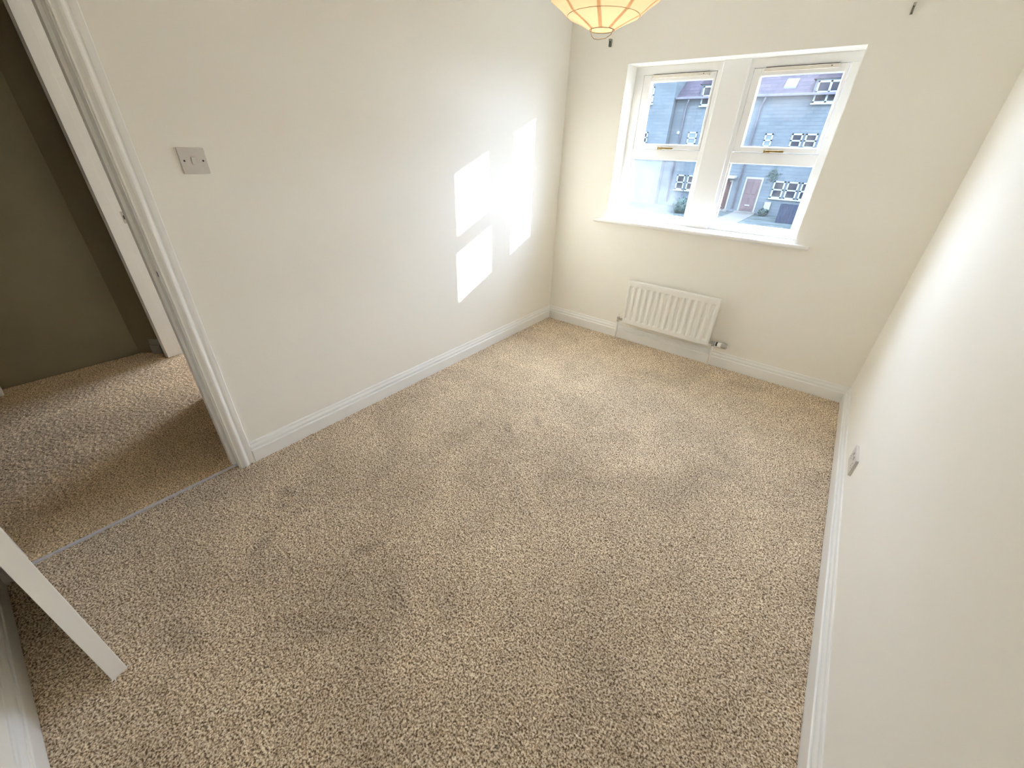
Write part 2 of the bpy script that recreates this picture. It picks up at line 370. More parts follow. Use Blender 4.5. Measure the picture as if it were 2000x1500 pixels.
# next room doorway on the landing
b = B()
LY0, LY1 = -2.632, -2.505
box(b, NX0 - 0.022, NX0, LY0, LY1, -0.012, 2.0, 0.001); box(b, NX1, NX1 + 0.022, LY0, LY1, -0.012, 2.0, 0.001); box(b, NX0, NX1, LY0, LY1, 1.982, 2.0, 0.001)
box(b, NX0, NX0 + 0.0015, LY0, LY0 + 0.055, -0.012, 1.982, 0.0005); box(b, NX1 - 0.0015, NX1, LY0, LY0 + 0.055, -0.012, 1.982, 0.0005)
lin2 = struct('door_2_frame', b, M_GLOSS, 'white door lining of the next room doorway')
b = B(); box(b, NX0 - 0.001, NX0 + 0.0012, LY0 + 0.080, LY0 + 0.108, 0.925, 0.995, 0.0005)
sp = obj('strike_plate', b, M_BRKT2, lin2); sp['label'] = 'metal latch keep on the far jamb'
b = B(); box(b, NX0 + 0.0, NX0 + 0.0018, LY0 + 0.085, LY0 + 0.103, 0.949, 0.972); obj('latch_hole', b, M_BLACK, sp)
architrave('trim_3', NX1, NX0, 1.982, 'x', -2.62, -1, M_GLOSS, 'white architrave round the next room doorway, seen edge on')
# newel foot at the left edge
b = B(); box(b, -1.86, -1.77, -3.56, -3.445, 0.002, 1.05, 0.004); box(b, -1.87, -1.76, -3.57, -3.435, 0.001, 0.10, 0.006); box(b, -1.865, -1.765, -3.565, -3.44, 1.05, 1.075, 0.008)
tag(obj('newel_post', b, M_GLOSS), 'white wooden post foot at the far side of the landing', 'post')

# metal carpet strip in the doorway
b = B()
pr = [(-0.008, -0.006), (-0.0065, 0.0025), (-0.003, 0.0042), (0.003, 0.0042), (0.0065, 0.0025), (0.008, -0.006)]
sweep(b, pr, [((-0.034, DY1, 0), (1, 0, 0), Z3), ((-0.034, DY0, 0), (1, 0, 0), Z3)])
tag(obj('threshold_strip', b, M_STEEL), 'narrow silver metal carpet strip across the doorway', 'threshold strip')

# ------------------------------------------------------------------ carpets: real pile relief
rng = np.random.default_rng(7)
def carpet(name, x0, x1, y0, y1, step, m, label, scuffs=(), amp=0.003, mask=None):
    nx = int((x1 - x0) / step) + 1; ny = int((y1 - y0) / step) + 1
    gx, gy = np.meshgrid(np.linspace(x0, x1, nx), np.linspace(y0, y1, ny), indexing='xy')
    px = gx + rng.uniform(-0.32, 0.32, gx.shape) * step; py = gy + rng.uniform(-0.32, 0.32, gx.shape) * step
    px = np.clip(px, x0, x1); py = np.clip(py, y0, y1)
    pz = rng.uniform(-1, 1, gx.shape) * amp
    # tucked down at the skirting
    e = np.minimum(np.minimum(gx - x0, x1 - gx), np.minimum(gy - y0, y1 - gy))
    pz -= 0.006 * np.clip(1 - e / 0.014, 0, 1)
    co = np.stack([px, py, pz], -1).reshape(-1, 3).astype(np.float32)
    i = np.arange(nx * ny).reshape(ny, nx)
    q = np.stack([i[:-1, :-1], i[:-1, 1:], i[1:, 1:], i[1:, :-1]], -1).reshape(-1, 4)
    if mask is not None:
        c = co[q].mean(1); q = q[mask(c[:, 0], c[:, 1])]
    me = bpy.data.meshes.new(name)
    me.vertices.add(len(co)); me.vertices.foreach_set('co', co.ravel())
    me.loops.add(q.size); me.loops.foreach_set('vertex_index', q.ravel().astype(np.int32))
    me.polygons.add(len(q)); me.polygons.foreach_set('loop_start', (np.arange(len(q)) * 4).astype(np.int32)); me.polygons.foreach_set('loop_total', np.full(len(q), 4, np.int32))
    me.update(); me.validate()
    sc = np.ones(gx.size, np.float32)
    fx, fy = co[:, 0], co[:, 1]
    for (cx, cy, la, lb, ang, k) in scuffs:
        ca, sa = math.cos(ang), math.sin(ang)
        u = (fx - cx) * ca + (fy - cy) * sa; v = -(fx - cx) * sa + (fy - cy) * ca
        d = np.sqrt((u / la) ** 2 + (v / lb) ** 2) + 0.18 * np.sin(fx * 61 + fy * 47) * np.sin(fx * 33 - fy * 71)
        sc *= 1 - k * np.clip(1.5 - d, 0, 1) ** 1.3
    at = me.attributes.new('scuff', 'FLOAT', 'POINT'); at.data.foreach_set('value', sc)
    me.materials.append(m)
    o = bpy.data.objects.new(name, me); COL.objects.link(o)
    o['kind'] = 'stuff'; tag(o, label, 'carpet')
    return o
SC = [(0.886, -2.698, 0.060, 0.020, 1.15, 0.20), (0.926, -1.531, 0.07, 0.022, -0.75, 0.20), (0.816, -1.69, 0.06, 0.022, -0.6, 0.20), (0.685, -1.768, 0.045, 0.02, -0.2, 0.18),
      (0.62, -1.95, 0.05, 0.03, 0.5, 0.14), (0.336, -2.744, 0.05, 0.03, 0.4, 0.26), (0.40, -2.80, 0.03, 0.02, 0, 0.22), (0.219, -1.632, 0.025, 0.012, 0, 0.2), (0.28, -1.30, 0.02, 0.012, 0, 0.16),
      (1.041, -2.957, 0.09, 0.05, 0.9, 0.16), (1.301, -2.657, 0.12, 0.05, -0.5, 0.14), (1.15, -2.75, 0.05, 0.03, 0.3, 0.16), (0.70, -3.28, 0.09, 0.05, 0.3, 0.22), (0.55, -2.95, 0.07, 0.03, -1.0, 0.16),
      (1.5, -3.05, 0.16, 0.06, 0.6, 0.10), (1.35, -1.35, 0.12, 0.05, 0.9, 0.10), (1.9, -1.3, 0.1, 0.04, 0.4, 0.10), (0.95, -2.15, 0.08, 0.03, 0.2, 0.12), (1.7, -2.2, 0.12, 0.05, 1.2, 0.08)]
carpet('carpet', -0.03, W - 0.016, YB + 0.016, -0.016, 0.0046, M_CARPET, 'beige speckled twist-pile carpet covering the bedroom floor', SC,
       mask=lambda x, y: (x > 0.016) | ((y < DY0) & (y > DY1)))
carpet('landing_carpet', -1.885, -0.038, -4.5, -2.5, 0.006, M_CARPET2, 'darker brown twist-pile carpet on the landing beyond the doorway', [],
       mask=lambda x, y: (x < -0.1) | ((y < DY0) & (y > DY1)))

# ------------------------------------------------------------------ window
win = struct('window_1', box(B(), WX0 - 0.001, WX1 + 0.001, 0.150, 0.205, 1.878, WZ1 + 0.001, 0.003), M_GLOSS, 'white timber window of two lights')
win.data.name = 'window_head'
FY = 0.150
def wp(name, *a, m=M_GLOSS, parent=win, bev=0.003):
    return obj(name, box(B(), *a, bev), m, parent)
for (x0, x1) in ((WX0, 0.532), (1.722, WX1), (1.022, 1.058), (1.198, 1.234)):
    wp('stile', x0 - 0.001 * (x0 == WX0), x1, FY, 0.205, WZ0, 1.880)
wp('mullion', 1.053, 1.209, 0.128, 0.21, WZ0, WZ1)
LIGHTS = ((0.532, 1.022), (1.234, 1.722))
for k, (x0, x1) in enumerate(LIGHTS):
    wp('transom', x0 - 0.002, x1 + 0.002, FY + 0.004, 0.205, 1.370, 1.434)
    wp('bottom_rail', x0 - 0.002, x1 + 0.002, FY + 0.002, 0.205, WZ0, 0.999)
    # glazing bead round the fixed lower pane
    b = B()
    box(b, x0, x0 + 0.012, FY + 0.008, 0.18, 0.999, 1.370, 0.003); box(b, x1 - 0.006, x1, FY + 0.008, 0.18, 0.999, 1.370, 0.003)
    box(b, x0, x1, FY + 0.008, 0.18, 0.992, 1.001, 0.003); box(b, x0, x1, FY + 0.008, 0.18, 1.367, 1.375, 0.003)
    obj('glazing_bead', b, M_GLOSS, win)
    # opening sash
    b = B(); sx0, sx1, sz0, sz1 = x0 + 0.003, x1 - 0.003, 1.436, 1.876
    gx0, gx1, gz0, gz1 = (0.588, 1.004, 1.466, 1.838) if k == 0 else (1.280, 1.702, 1.466, 1.838)
    for a in ((sx0, gx0, sz0, sz1), (gx1, sx1, sz0, sz1), (gx0, gx1, sz0, gz0), (gx0, gx1, gz1, sz1)):
        box(b, a[0], a[1], FY + 0.001, 0.20, a[2], a[3], 0.003)
    box(b, gx0 - 0.006, gx0 + 0.004, FY + 0.010, 0.18, gz0 - 0.004, gz1 + 0.004, 0.003); box(b, gx1 - 0.004, gx1 + 0.006, FY + 0.010, 0.18, gz0 - 0.004, gz1 + 0.004, 0.003)
    box(b, gx0, gx1, FY + 0.010, 0.18, gz0 - 0.006, gz0 + 0.004, 0.003); box(b, gx0, gx1, FY + 0.010, 0.18, gz1 - 0.004, gz1 + 0.006, 0.003)
    sash = obj('opening_sash', b, M_GLOSS, win)
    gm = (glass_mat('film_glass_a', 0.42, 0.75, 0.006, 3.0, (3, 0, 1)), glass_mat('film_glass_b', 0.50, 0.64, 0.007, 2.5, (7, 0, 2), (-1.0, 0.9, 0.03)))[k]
    cx, cz = (gx0 + gx1) / 2, (gz0 + gz1) / 2
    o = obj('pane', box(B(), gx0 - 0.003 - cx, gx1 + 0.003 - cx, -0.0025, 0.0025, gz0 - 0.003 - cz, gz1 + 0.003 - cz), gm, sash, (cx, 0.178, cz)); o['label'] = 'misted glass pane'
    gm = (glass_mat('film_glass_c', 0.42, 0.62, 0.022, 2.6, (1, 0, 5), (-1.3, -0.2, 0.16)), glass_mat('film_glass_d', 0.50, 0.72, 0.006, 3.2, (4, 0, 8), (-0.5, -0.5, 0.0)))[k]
    cx, cz = (x0 + x1) / 2, 1.185
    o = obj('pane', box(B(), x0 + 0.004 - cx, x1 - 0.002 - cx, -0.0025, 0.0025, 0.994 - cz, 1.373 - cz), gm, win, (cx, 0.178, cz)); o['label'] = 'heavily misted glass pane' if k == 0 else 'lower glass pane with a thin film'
    # brass fastener on the sash bottom rail
    hx0 = (0.722, 1.420)[k]
    b = B(); box(b, hx0 + 0.000, hx0 + 0.036, FY - 0.008, FY + 0.001, 1.434, 1.452, 0.003)
    mt = Matrix.Translation((hx0 + 0.018, FY - 0.006, 1.443)) @ Matrix.Rotation(PI / 2, 4, 'X')
    lathe(b, [(0.0085, 0), (0.0085, 0.012), (0.006, 0.016), (0.001, 0.017)], 16, mt)
    t = B(); box(t, hx0 + 0.012, hx0 + 0.116, FY - 0.026, FY - 0.012, 1.437, 1.450, 0.005, 3)
    for v in t.verts:
        f = (v.co.x - hx0 - 0.012) / 0.104; v.co.z += 0.002 * math.sin(f * PI); v.co.y += 0.004 * f
    join(b, t)
    h = obj('window_handle', b, M_BRASS, sash); h['label'] = 'brass window fastener'
    # trickle vent at the head of the sash
    vx0, vx1 = ((0.598, 0.978), (1.296, 1.671))[k]
    b = B(); box(b, vx0, vx1, FY - 0.014, FY + 0.001, 1.856, 1.8755, 0.002); box(b, vx1 - 0.045, vx1 - 0.002, FY - 0.017, FY - 0.013, 1.857, 1.8745, 0.001); box(b, vx0 + 0.002, vx0 + 0.012, FY - 0.017, FY - 0.013, 1.857, 1.8745, 0.001)
    tv = obj('trickle_vent', b, M_VENT, sash); tv['label'] = 'cream plastic trickle vent'
    b = B(); box(b, vx0 + 0.004, vx1 - 0.002, FY - 0.010, FY, 1.8755, 1.879); obj('vent_gap', b, M_BLACK, tv)
    b = B(); lathe(b, [(0.003, 0), (0.003, 0.0015)], 12, Matrix.Translation((vx1 - 0.036, FY - 0.0165, 1.866)) @ Matrix.Rotation(PI / 2, 4, 'X')); obj('screw', b, M_BLACK, tv)
# sill board with rounded nosing and returned ends
b = B(); box(b, 0.370, 1.864, -0.042, 0.0, 0.920, WZ0, 0.010, 4); box(b, WX0, WX1, -0.012, 0.152, 0.920, WZ0, 0.001)
sill = obj('window_sill', b, M_GLOSS, win); sill['label'] = 'white sill board with rounded nose'
# outer stone sill and the other room's unseen window, added wide to light the landing (same joinery, simpler)
b = B(); box(b, 0.40, 1.84, 0.204, 0.30, 0.86, 0.945, 0.004); obj('stone_sill', b, M_STONE_O, win)
w2 = struct('window_2_added', box(B(), -2.85, -1.62, 0.15, 0.205, 2.14, 2.20, 0.003), M_GLOSS, 'unseen window of the neighbouring bedroom, added wide to light the landing')
for x0 in (-2.85, -2.26, -1.68): obj('stile', box(B(), x0, x0 + 0.06, 0.15, 0.205, 0.30, 2.15, 0.003), M_GLOSS, w2)
obj('bottom_rail', box(B(), -2.85, -1.62, 0.152, 0.203, 0.30, 0.36, 0.003), M_GLOSS, w2)

# ------------------------------------------------------------------ radiator
rad = thing('radiator', 'white ribbed panel radiator with thermostatic valve under the window', 'radiator', (1.128, -0.07, 0.0))
def rl(bm):   # work in world metres, then shift under the empty
    bmesh.ops.translate(bm, vec=(-1.128, 0.07, 0), verts=bm.verts); return bm
RX0, RX1, RZ0, RZ1, RYF = 0.778, 1.478, 0.163, 0.530, -0.088
def rib_sheet():
    b = B(); ng = 14
    m0 = 0.012; pitch = (RX1 - RX0 - 2 * m0) / ng
    xs = [RX0, RX0 + 0.003, RX0 + 0.006]; prof = []
    cols = [(RX0, 0.012), (RX0 + 0.0015, 0.004), (RX0 + 0.005, 0.0005), (RX0 + 0.009, 0.0)]
    for g in range(ng):
        a = RX0 + m0 + g * pitch
        for f, dep in ((0.08, 0), (0.15, 0.0022), (0.24, 0.0085), (0.31, 0.0105), (0.60, 0.0105), (0.67, 0.0085), (0.77, 0.0022), (0.86, 0)):
            cols.append((a + f * pitch, dep))
    cols += [(RX1 - 0.009, 0.0), (RX1 - 0.005, 0.0005), (RX1 - 0.0015, 0.004), (RX1, 0.012)]
    rows = [(RZ0, 0.012, 0), (RZ0 + 0.0015, 0.004, 0), (RZ0 + 0.005, 0.0005, 0), (RZ0 + 0.012, 0, 0), (RZ0 + 0.034, 0, 0), (RZ0 + 0.040, 0, 0.15), (RZ0 + 0.048, 0, 0.8), (RZ0 + 0.053, 0, 1),
            (RZ1 - 0.058, 0, 1), (RZ1 - 0.052, 0, 0.85), (RZ1 - 0.046, 0, 0.2), (RZ1 - 0.042, 0, 0), (RZ1 - 0.012, 0, 0), (RZ1 - 0.005, 0.0005, 0), (RZ1 - 0.0015, 0.004, 0), (RZ1, 0.012, 0)]
    grid = []
    for z, base, k in rows:
        line = []
        for i, (x, dep) in enumerate(cols):
            edge = i < 4 or i >= len(cols) - 4
            d = max(base, dep) if edge else max(base, dep * k)
            line.append(b.verts.new((x, RYF + d, z)))
        grid.append(line)
    for r0, r1 in zip(grid, grid[1:]):
        for i in range(len(cols) - 1):
            f = b.faces.new((r0[i], r0[i + 1], r1[i + 1], r1[i])); f.smooth = True
    return b
b = rib_sheet(); fp = obj('front_panel', rl(b), M_RAD, rad)
b = B(); box(b, RX0 + 0.001, RX1 - 0.001, RYF + 0.0112, RYF + 0.026, RZ0 + 0.001, RZ1 - 0.001, 0.003)
bp = obj('back_panel', rl(b), M_RAD, rad)
b = B()
for i in range(30):
    x = RX0 + 0.03 + i * (RX1 - RX0 - 0.06) / 29
    box(b, x - 0.003, x + 0.003, RYF + 0.025, RYF + 0.048, RZ0 + 0.03, RZ1 - 0.03)
box(b, RX0 + 0.02, RX1 - 0.02, RYF + 0.047, RYF + 0.050, RZ0 + 0.03, RZ1 - 0.03)
o = obj('convector_fins', rl(b), M_RAD, rad)
for x in (RX0 + 0.09, RX1 - 0.09):
    b = B(); box(b, x - 0.016, x + 0.016, -0.040, 0.0, RZ0 + 0.02, RZ1 - 0.05, 0.001); obj('wall_bracket', rl(b), M_RAD, rad)
# right: thermostatic valve lying horizontally
VZ = 0.190; VY = -0.060
b = B()
RX = Matrix.Translation((RX1 - 0.004, VY, VZ)) @ Matrix.Rotation(PI / 2, 4, 'Y')
lathe(b, [(0.007, 0), (0.011, 0.001), (0.012, 0.010), (0.0085, 0.012), (0.0085, 0.016), (0.0115, 0.017), (0.0115, 0.030), (0.012, 0.040), (0.010, 0.048), (0.0105, 0.056)], 20, RX)
lathe(b, [(0.0095, -0.022), (0.011, -0.021), (0.011, -0.010), (0.009, -0.008), (0.009, 0.004)], 18, Matrix.Translation((1.508, VY, VZ)))
vb = obj('valve_body', rl(b), M_CHROME, rad)
b = B(); lathe(b, [(0.012, 0.052), (0.0165, 0.053), (0.0165, 0.062), (0.014, 0.065)], 24, RX); o = obj('valve_ring', rl(b), M_BLACK, vb); o['label'] = 'black collar of the valve'
b = B(); lathe(b, [(0.012, 0.062), (0.0175, 0.064), (0.0185, 0.086), (0.017, 0.090)], 24, RX); o = obj('valve_collar', rl(b), M_RAD, vb)
b = B(); lathe(b, [(0.016, 0.089), (0.0195, 0.091), (0.020, 0.118), (0.0185, 0.128), (0.014, 0.132), (0.002, 0.133)], 24, RX)
for k in range(12):
    a = k * PI / 6; c = RX @ Vector((0.0198 * math.cos(a), 0.0198 * math.sin(a), 0.092)); c2 = RX @ Vector((0.0198 * math.cos(a), 0.0198 * math.sin(a), 0.120))
    tube(b, [c, c2], 0.0018, 6)
o = obj('thermostat_head', rl(b), M_GREYP, vb); o['label'] = 'grey thermostatic head'
b = B(); tube(b, [(1.508, VY, VZ - 0.02), (1.509, VY + 0.002, 0.09), (1.510, VY + 0.004, 0.001)], 0.0075, 14); obj('pipe', rl(b), M_RAD, rad)
# left: lockshield valve
b = B()
LXc = 0.733
lathe(b, [(0.007, -0.020), (0.0105, -0.018), (0.0105, -0.006), (0.0085, -0.004), (0.0095, 0.004), (0.0110, 0.008), (0.0110, 0.022), (0.008, 0.026)], 18, Matrix.Translation((LXc, VY, 0.178)))
LXM = Matrix.Translation((LXc, VY, 0.184)) @ Matrix.Rotation(PI / 2, 4, 'Y')
lathe(b, [(0.0075, 0), (0.0080, 0.018), (0.0115, 0.019), (0.0115, 0.032), (0.0075, 0.034), (0.0075, 0.048)], 18, LXM)
vb = obj('lockshield_valve', rl(b), M_CHROME, rad)
b = B(); lathe(b, [(0.0088, 0.024), (0.0092, 0.030), (0.0080, 0.054), (0.0062, 0.060), (0.001, 0.0615)], 18, Matrix.Translation((LXc, VY, 0.178))); o = obj('valve_cap', rl(b), M_RAD, vb); o['label'] = 'white plastic cap'
b = B(); tube(b, [(LXc, VY, 0.165), (LXc - 0.001, VY + 0.002, 0.09), (LXc - 0.002, VY + 0.004, 0.001)], 0.0075, 14); obj('pipe', rl(b), M_RAD, rad)

# ------------------------------------------------------------------ light switch (left wall, faces +x)
SY, SZ = -2.579, 1.340
sw = thing('light_switch', 'square white single light switch on the left wall near the doorway', 'light switch', (0, SY, SZ))
obj('plate', box(B(), 0.0, 0.0085, -0.043, 0.043, -0.043, 0.043, 0.0025, 3), M_PLAST, sw)
b = B(); box(b, 0.0075, 0.0125, -0.0075, 0.0055, -0.013, 0.012, 0.0015)
for v in b.verts: v.co.x += 0.0022 * (v.co.z / 0.013) if v.co.x > 0.009 else 0
obj('rocker', b, M_PLAST, sw)
for y in (-0.030, 0.030):
    b = B(); lathe(b, [(0.0032, 0.0), (0.0032, 0.0012), (0.0024, 0.0015)], 14, Matrix.Translation((0.0078, y, 0)) @ Matrix.Rotation(PI / 2, 4, 'Y')); o = obj('screw', b, M_BLACK, sw)

# ------------------------------------------------------------------ double socket (right wall, faces -x)
so = thing('wall_socket', 'white double wall socket low on the right wall above the skirting', 'socket', (W, -1.093, 0.2235))
obj('plate', box(B(), -0.0110, 0, -0.073, 0.073, -0.043, 0.043, 0.002, 3), M_PLAST, so)
for s in (-1, 1):
    b = B(); box(b, -0.0150, -0.010, s * 0.018 - 0.0065, s * 0.018 + 0.0065, 0.012, 0.034, 0.0012)
    for v in b.verts: v.co.x -= 0.0018 * ((v.co.z - 0.023) / 0.011) if v.co.x < -0.012 else 0
    obj('rocker', b, M_PLAST, so)
    b = B(); c = s * 0.043
    box(b, -0.0114, -0.0105, c - 0.002, c + 0.002, 0.002, 0.010); box(b, -0.0114, -0.0105, c - 0.014, c - 0.008, -0.014, -0.010); box(b, -0.0114, -0.0105, c + 0.008, c + 0.014, -0.014, -0.010)
    obj('pin_holes', b, M_BLACK, so)
for y in (-0.060, 0.060):
    b = B(); lathe(b, [(0.0028, 0), (0.0028, 0.001)], 12, Matrix.Translation((-0.0107, y, -0.002)) @ Matrix.Rotation(-PI / 2, 4, 'Y')); obj('screw', b, M_PLAST, so)

# ------------------------------------------------------------------ blind brackets either side of the window head
for k, (x, m, lab) in enumerate(((0.319, M_BRKT, 'small dark grey-green blind bracket on the wall left of the window, below the lantern'), (1.899, M_BRKT2, 'small pale grey blind bracket on the wall above right of the window'))):
    t = thing('blind_bracket', lab, 'bracket', (x, 0, 2.046), 'blind brackets above the window')
    wd = 0.0085 if k == 0 else 0.0055
    b = B(); box(b, -wd, wd, -0.003, 0.0, -0.020, 0.022, 0.001)
    box(b, -wd, wd, -0.020, -0.002, 0.019, 0.022, 0.001); box(b, -wd, wd, -0.020, -0.017, 0.010, 0.022, 0.001)
    box(b, -wd, -wd + 0.002, -0.014, -0.001, -0.018, 0.020, 0.0006); box(b, wd - 0.002, wd, -0.014, -0.001, -0.018, 0.020, 0.0006)
    obj('plate', b, m, t)
    for z in (-0.015, 0.013):
        b = B(); lathe(b, [(0.0036, 0), (0.0036, 0.002), (0.002, 0.003)], 12, Matrix.Translation((0, -0.003, z)) @ Matrix.Rotation(PI / 2, 4, 'X')); obj('screw', b, M_BRKT, t)

# ------------------------------------------------------------------ paper lantern pendant
LC = Vector((1.227, -1.827, 1.722))
lam = thing('pendant_lantern', 'round cream paper lantern glowing warm, hanging in mid-room', 'ceiling light', (LC.x, LC.y, LC.z))
# profile of the ribbed globe: rings with slightly flat facets between them
RR = 0.200
prof = []
for i in range(0, 15):
    t = i / 14
    h = t * 0.372
    c = h + 0.008
    r = math.sqrt(max(0, RR ** 2 - (RR - c) ** 2))
    prof.append((max(r, 0.036), h))
prof[0] = (0.036, 0.0); prof[-1] = (0.045, 0.372)
prof[1] = (0.104, 0.030)
prof = [(0.036, 0.0), (0.104, 0.030), (0.157, 0.068), (0.178, 0.105), (0.193, 0.143), (0.199, 0.182), (0.196, 0.222), (0.184, 0.262), (0.162, 0.298), (0.128, 0.330), (0.085, 0.353), (0.046, 0.364)]
NS = 16
b = B()
n = NS * 4; rings = []
for j, (r, h) in enumerate(prof):
    rings.append([(r, h)] )
rows = []
for j in range(len(prof) - 1):
    for s in (0, 0.5):
        r = prof[j][0] * (1 - s) + prof[j + 1][0] * s; h = prof[j][1] * (1 - s) + prof[j + 1][1] * s
        rows.append((r, h, -0.003 * (s > 0)))
rows.append((prof[-1][0], prof[-1][1], 0))
vr = [[b.verts.new(((r + k) * math.cos(2 * PI * i / n), (r + k) * math.sin(2 * PI * i / n), h)) for i in range(n)] for r, h, k in rows]
for r0, r1 in zip(vr, vr[1:]):
    for i in range(n):
        f = b.faces.new((r0[i], r0[(i + 1) % n], r1[(i + 1) % n], r1[i])); f.smooth = True
sh = obj('paper_shade', b, M_PAPER, lam)
for j, (r, h) in enumerate(prof):
    b = B(); tube(b, [((r - 0.0008) * math.cos(a), (r - 0.0008) * math.sin(a), h) for a in np.linspace(0, 2 * PI, 49)], 0.0009 if j else 0.0013, 6, False)
    obj('wire_rib', b, M_WIRE, sh)
# paper seams between the gores
for k in range(NS // 2):
    b = B()
    a0 = 2 * PI * k / (NS // 2) + 0.35
    for j in range(len(rows) - 1):
        (r0, h0, k0), (r1, h1, k1) = rows[j], rows[j + 1]
        wd = 0.0055
        q = []
        for (r, h, kk, s) in ((r0, h0, k0, -1), (r0, h0, k0, 1), (r1, h1, k1, 1), (r1, h1, k1, -1)):
            da = s * wd / max(r, 0.03); rr = r + kk - 0.0012
            q.append(b.verts.new((rr * math.cos(a0 + da), rr * math.sin(a0 + da), h)))
        b.faces.new(q)
    obj('paper_seam', b, M_SEAM, sh)
# wire spreader loop hanging out of the bottom opening and its stem
b = B()
loop = [(-0.033, -0.004, 0.002), (-0.031, -0.003, -0.010), (-0.024, 0.0, -0.017), (-0.010, 0.006, -0.019), (0.010, 0.010, -0.017), (0.026, 0.010, -0.010), (0.033, 0.006, 0.001)]
tube(b, loop, 0.0011, 6)
tube(b, [(-0.033, -0.004, 0.0), (-0.012, -0.004, 0.18), (-0.011, 0, 0.345), (-0.045, 0, 0.362)], 0.0011, 6)
tube(b, [(0.033, 0.006, 0.0), (0.012, 0.004, 0.18), (0.011, 0, 0.345), (0.045, 0, 0.362)], 0.0011, 6)
obj('wire_frame', b, M_WIRE, lam)
b = B(); lathe(b, [(0.002, 0.150), (0.016, 0.154), (0.028, 0.172), (0.030, 0.192), (0.024, 0.216), (0.014, 0.238), (0.013, 0.262)], 20); bulb = obj('bulb', b, M_BULB, lam)
b = B(); lathe(b, [(0.017, 0.255), (0.020, 0.260), (0.020, 0.300), (0.016, 0.312), (0.006, 0.325)], 20); obj('lamp_holder', b, M_PLAST, lam)
b = B(); tube(b, [(0, 0, 0.32), (0, 0, H - LC.z - 0.02)], 0.003, 8); obj('cord', b, M_PLAST, lam)
b = B(); lathe(b, [(0.006, H - LC.z - 0.030), (0.030, H - LC.z - 0.018), (0.045, H - LC.z - 0.004), (0.046, H - LC.z)], 24); obj('ceiling_rose', b, M_PLAST, lam)
pl = bpy.data.lights.new('lantern_bulb_light', 'POINT'); pl.energy = 0.43; pl.color = (1.0, 0.76, 0.56); pl.shadow_soft_size = 0.035
o = bpy.data.objects.new('lantern_bulb_light', pl); COL.objects.link(o); o.location = (LC.x, LC.y, LC.z + 0.13)

# ------------------------------------------------------------------ outdoors: street side seen through the panes
def stone_wall(name, c1, c2, mort, bw=0.55, bh=0.17):
    m = mat(name, c1, 0.9); b = m.node_tree.nodes['Principled BSDF']
    t = nd(m, 'ShaderNodeTexCoord'); sp = nd(m, 'ShaderNodeSeparateXYZ'); cb = nd(m, 'ShaderNodeCombineXYZ')
    lk(m, t.outputs['Object'], sp.inputs[0]); lk(m, sp.outputs[0], cb.inputs[0]); lk(m, sp.outputs[2], cb.inputs[1])
    br = nd(m, 'ShaderNodeTexBrick'); br.inputs['Scale'].default_value = 1; br.inputs['Brick Width'].default_value = bw; br.inputs['Row Height'].default_value = bh
    br.inputs['Mortar Size'].default_value = 0.012; br.inputs['Color1'].default_value = (*c1, 1); br.inputs['Color2'].default_value = (*c2, 1); br.inputs['Mortar'].default_value = (*mort, 1)
    lk(m, cb.outputs[0], br.inputs['Vector'])
    n = nd(m, 'ShaderNodeTexNoise'); n.inputs['Scale'].default_value = 0.9; n.inputs['Detail'].default_value = 8
    mr = nd(m, 'ShaderNodeMapRange'); mr.inputs[3].default_value = 0.75; mr.inputs[4].default_value = 1.25
    lk(m, t.outputs['Object'], n.inputs['Vector']); lk(m, n.outputs[0], mr.inputs[0])
    vm = nd(m, 'ShaderNodeVectorMath', operation='SCALE'); lk(m, br.outputs[0], vm.inputs[0]); lk(m, mr.outputs[0], vm.inputs['Scale']); lk(m, vm.outputs[0], b.inputs['Base Color'])
    return m
M_FAC = stone_wall('sandstone_courses', (0.056, 0.068, 0.073), (0.068, 0.081, 0.085), (0.044, 0.054, 0.06))
M_FAC2 = stone_wall('paler_sandstone_courses', (0.056, 0.070, 0.075), (0.066, 0.080, 0.085), (0.048, 0.060, 0.066))
M_SLATE = stone_wall('roof_slates', (0.032, 0.028, 0.034), (0.044, 0.037, 0.045), (0.02, 0.02, 0.024), 0.3, 0.2)
M_UPVC = noisy('white_window_plastic', (0.15, 0.18, 0.19), (0.17, 0.20, 0.21), 3, 0.4)
M_PANE = noisy('dark_window_glass', (0.012, 0.014, 0.019), (0.04, 0.036, 0.032), 1.2, 0.1, lo=0.4, hi=0.6)
M_PANEL = noisy('pale_window_glass', (0.065, 0.085, 0.10), (0.08, 0.10, 0.115), 1.2, 0.2)
M_FDOOR = noisy('dusty_mauve_door_paint', (0.06, 0.045, 0.043), (0.075, 0.055, 0.053), 2, 0.6)
M_MAROON = noisy('maroon_door_paint', (0.03, 0.014, 0.012), (0.042, 0.018, 0.016), 2, 0.5)
M_PIPE = noisy('dark_downpipe', (0.06, 0.06, 0.07), (0.08, 0.08, 0.09), 3, 0.5)
M_METER = noisy('cream_meter_box', (0.14, 0.145, 0.13), (0.16, 0.165, 0.15), 3, 0.5)
M_GRASS = noisy('front_lawn', (0.028, 0.036, 0.032), (0.055, 0.066, 0.064), 2.0, 1.0, 0.6, 25, 0.05)
M_PATH = noisy('paved_path', (0.08, 0.077, 0.068), (0.10, 0.096, 0.086), 1.5, 0.9)
M_LEAF = noisy('hedge_leaves', (0.018, 0.030, 0.026), (0.05, 0.066, 0.055), 6, 0.8)
M_BIN = noisy('dark_blue_fence_paint', (0.012, 0.016, 0.026), (0.022, 0.027, 0.04), 3, 0.7)

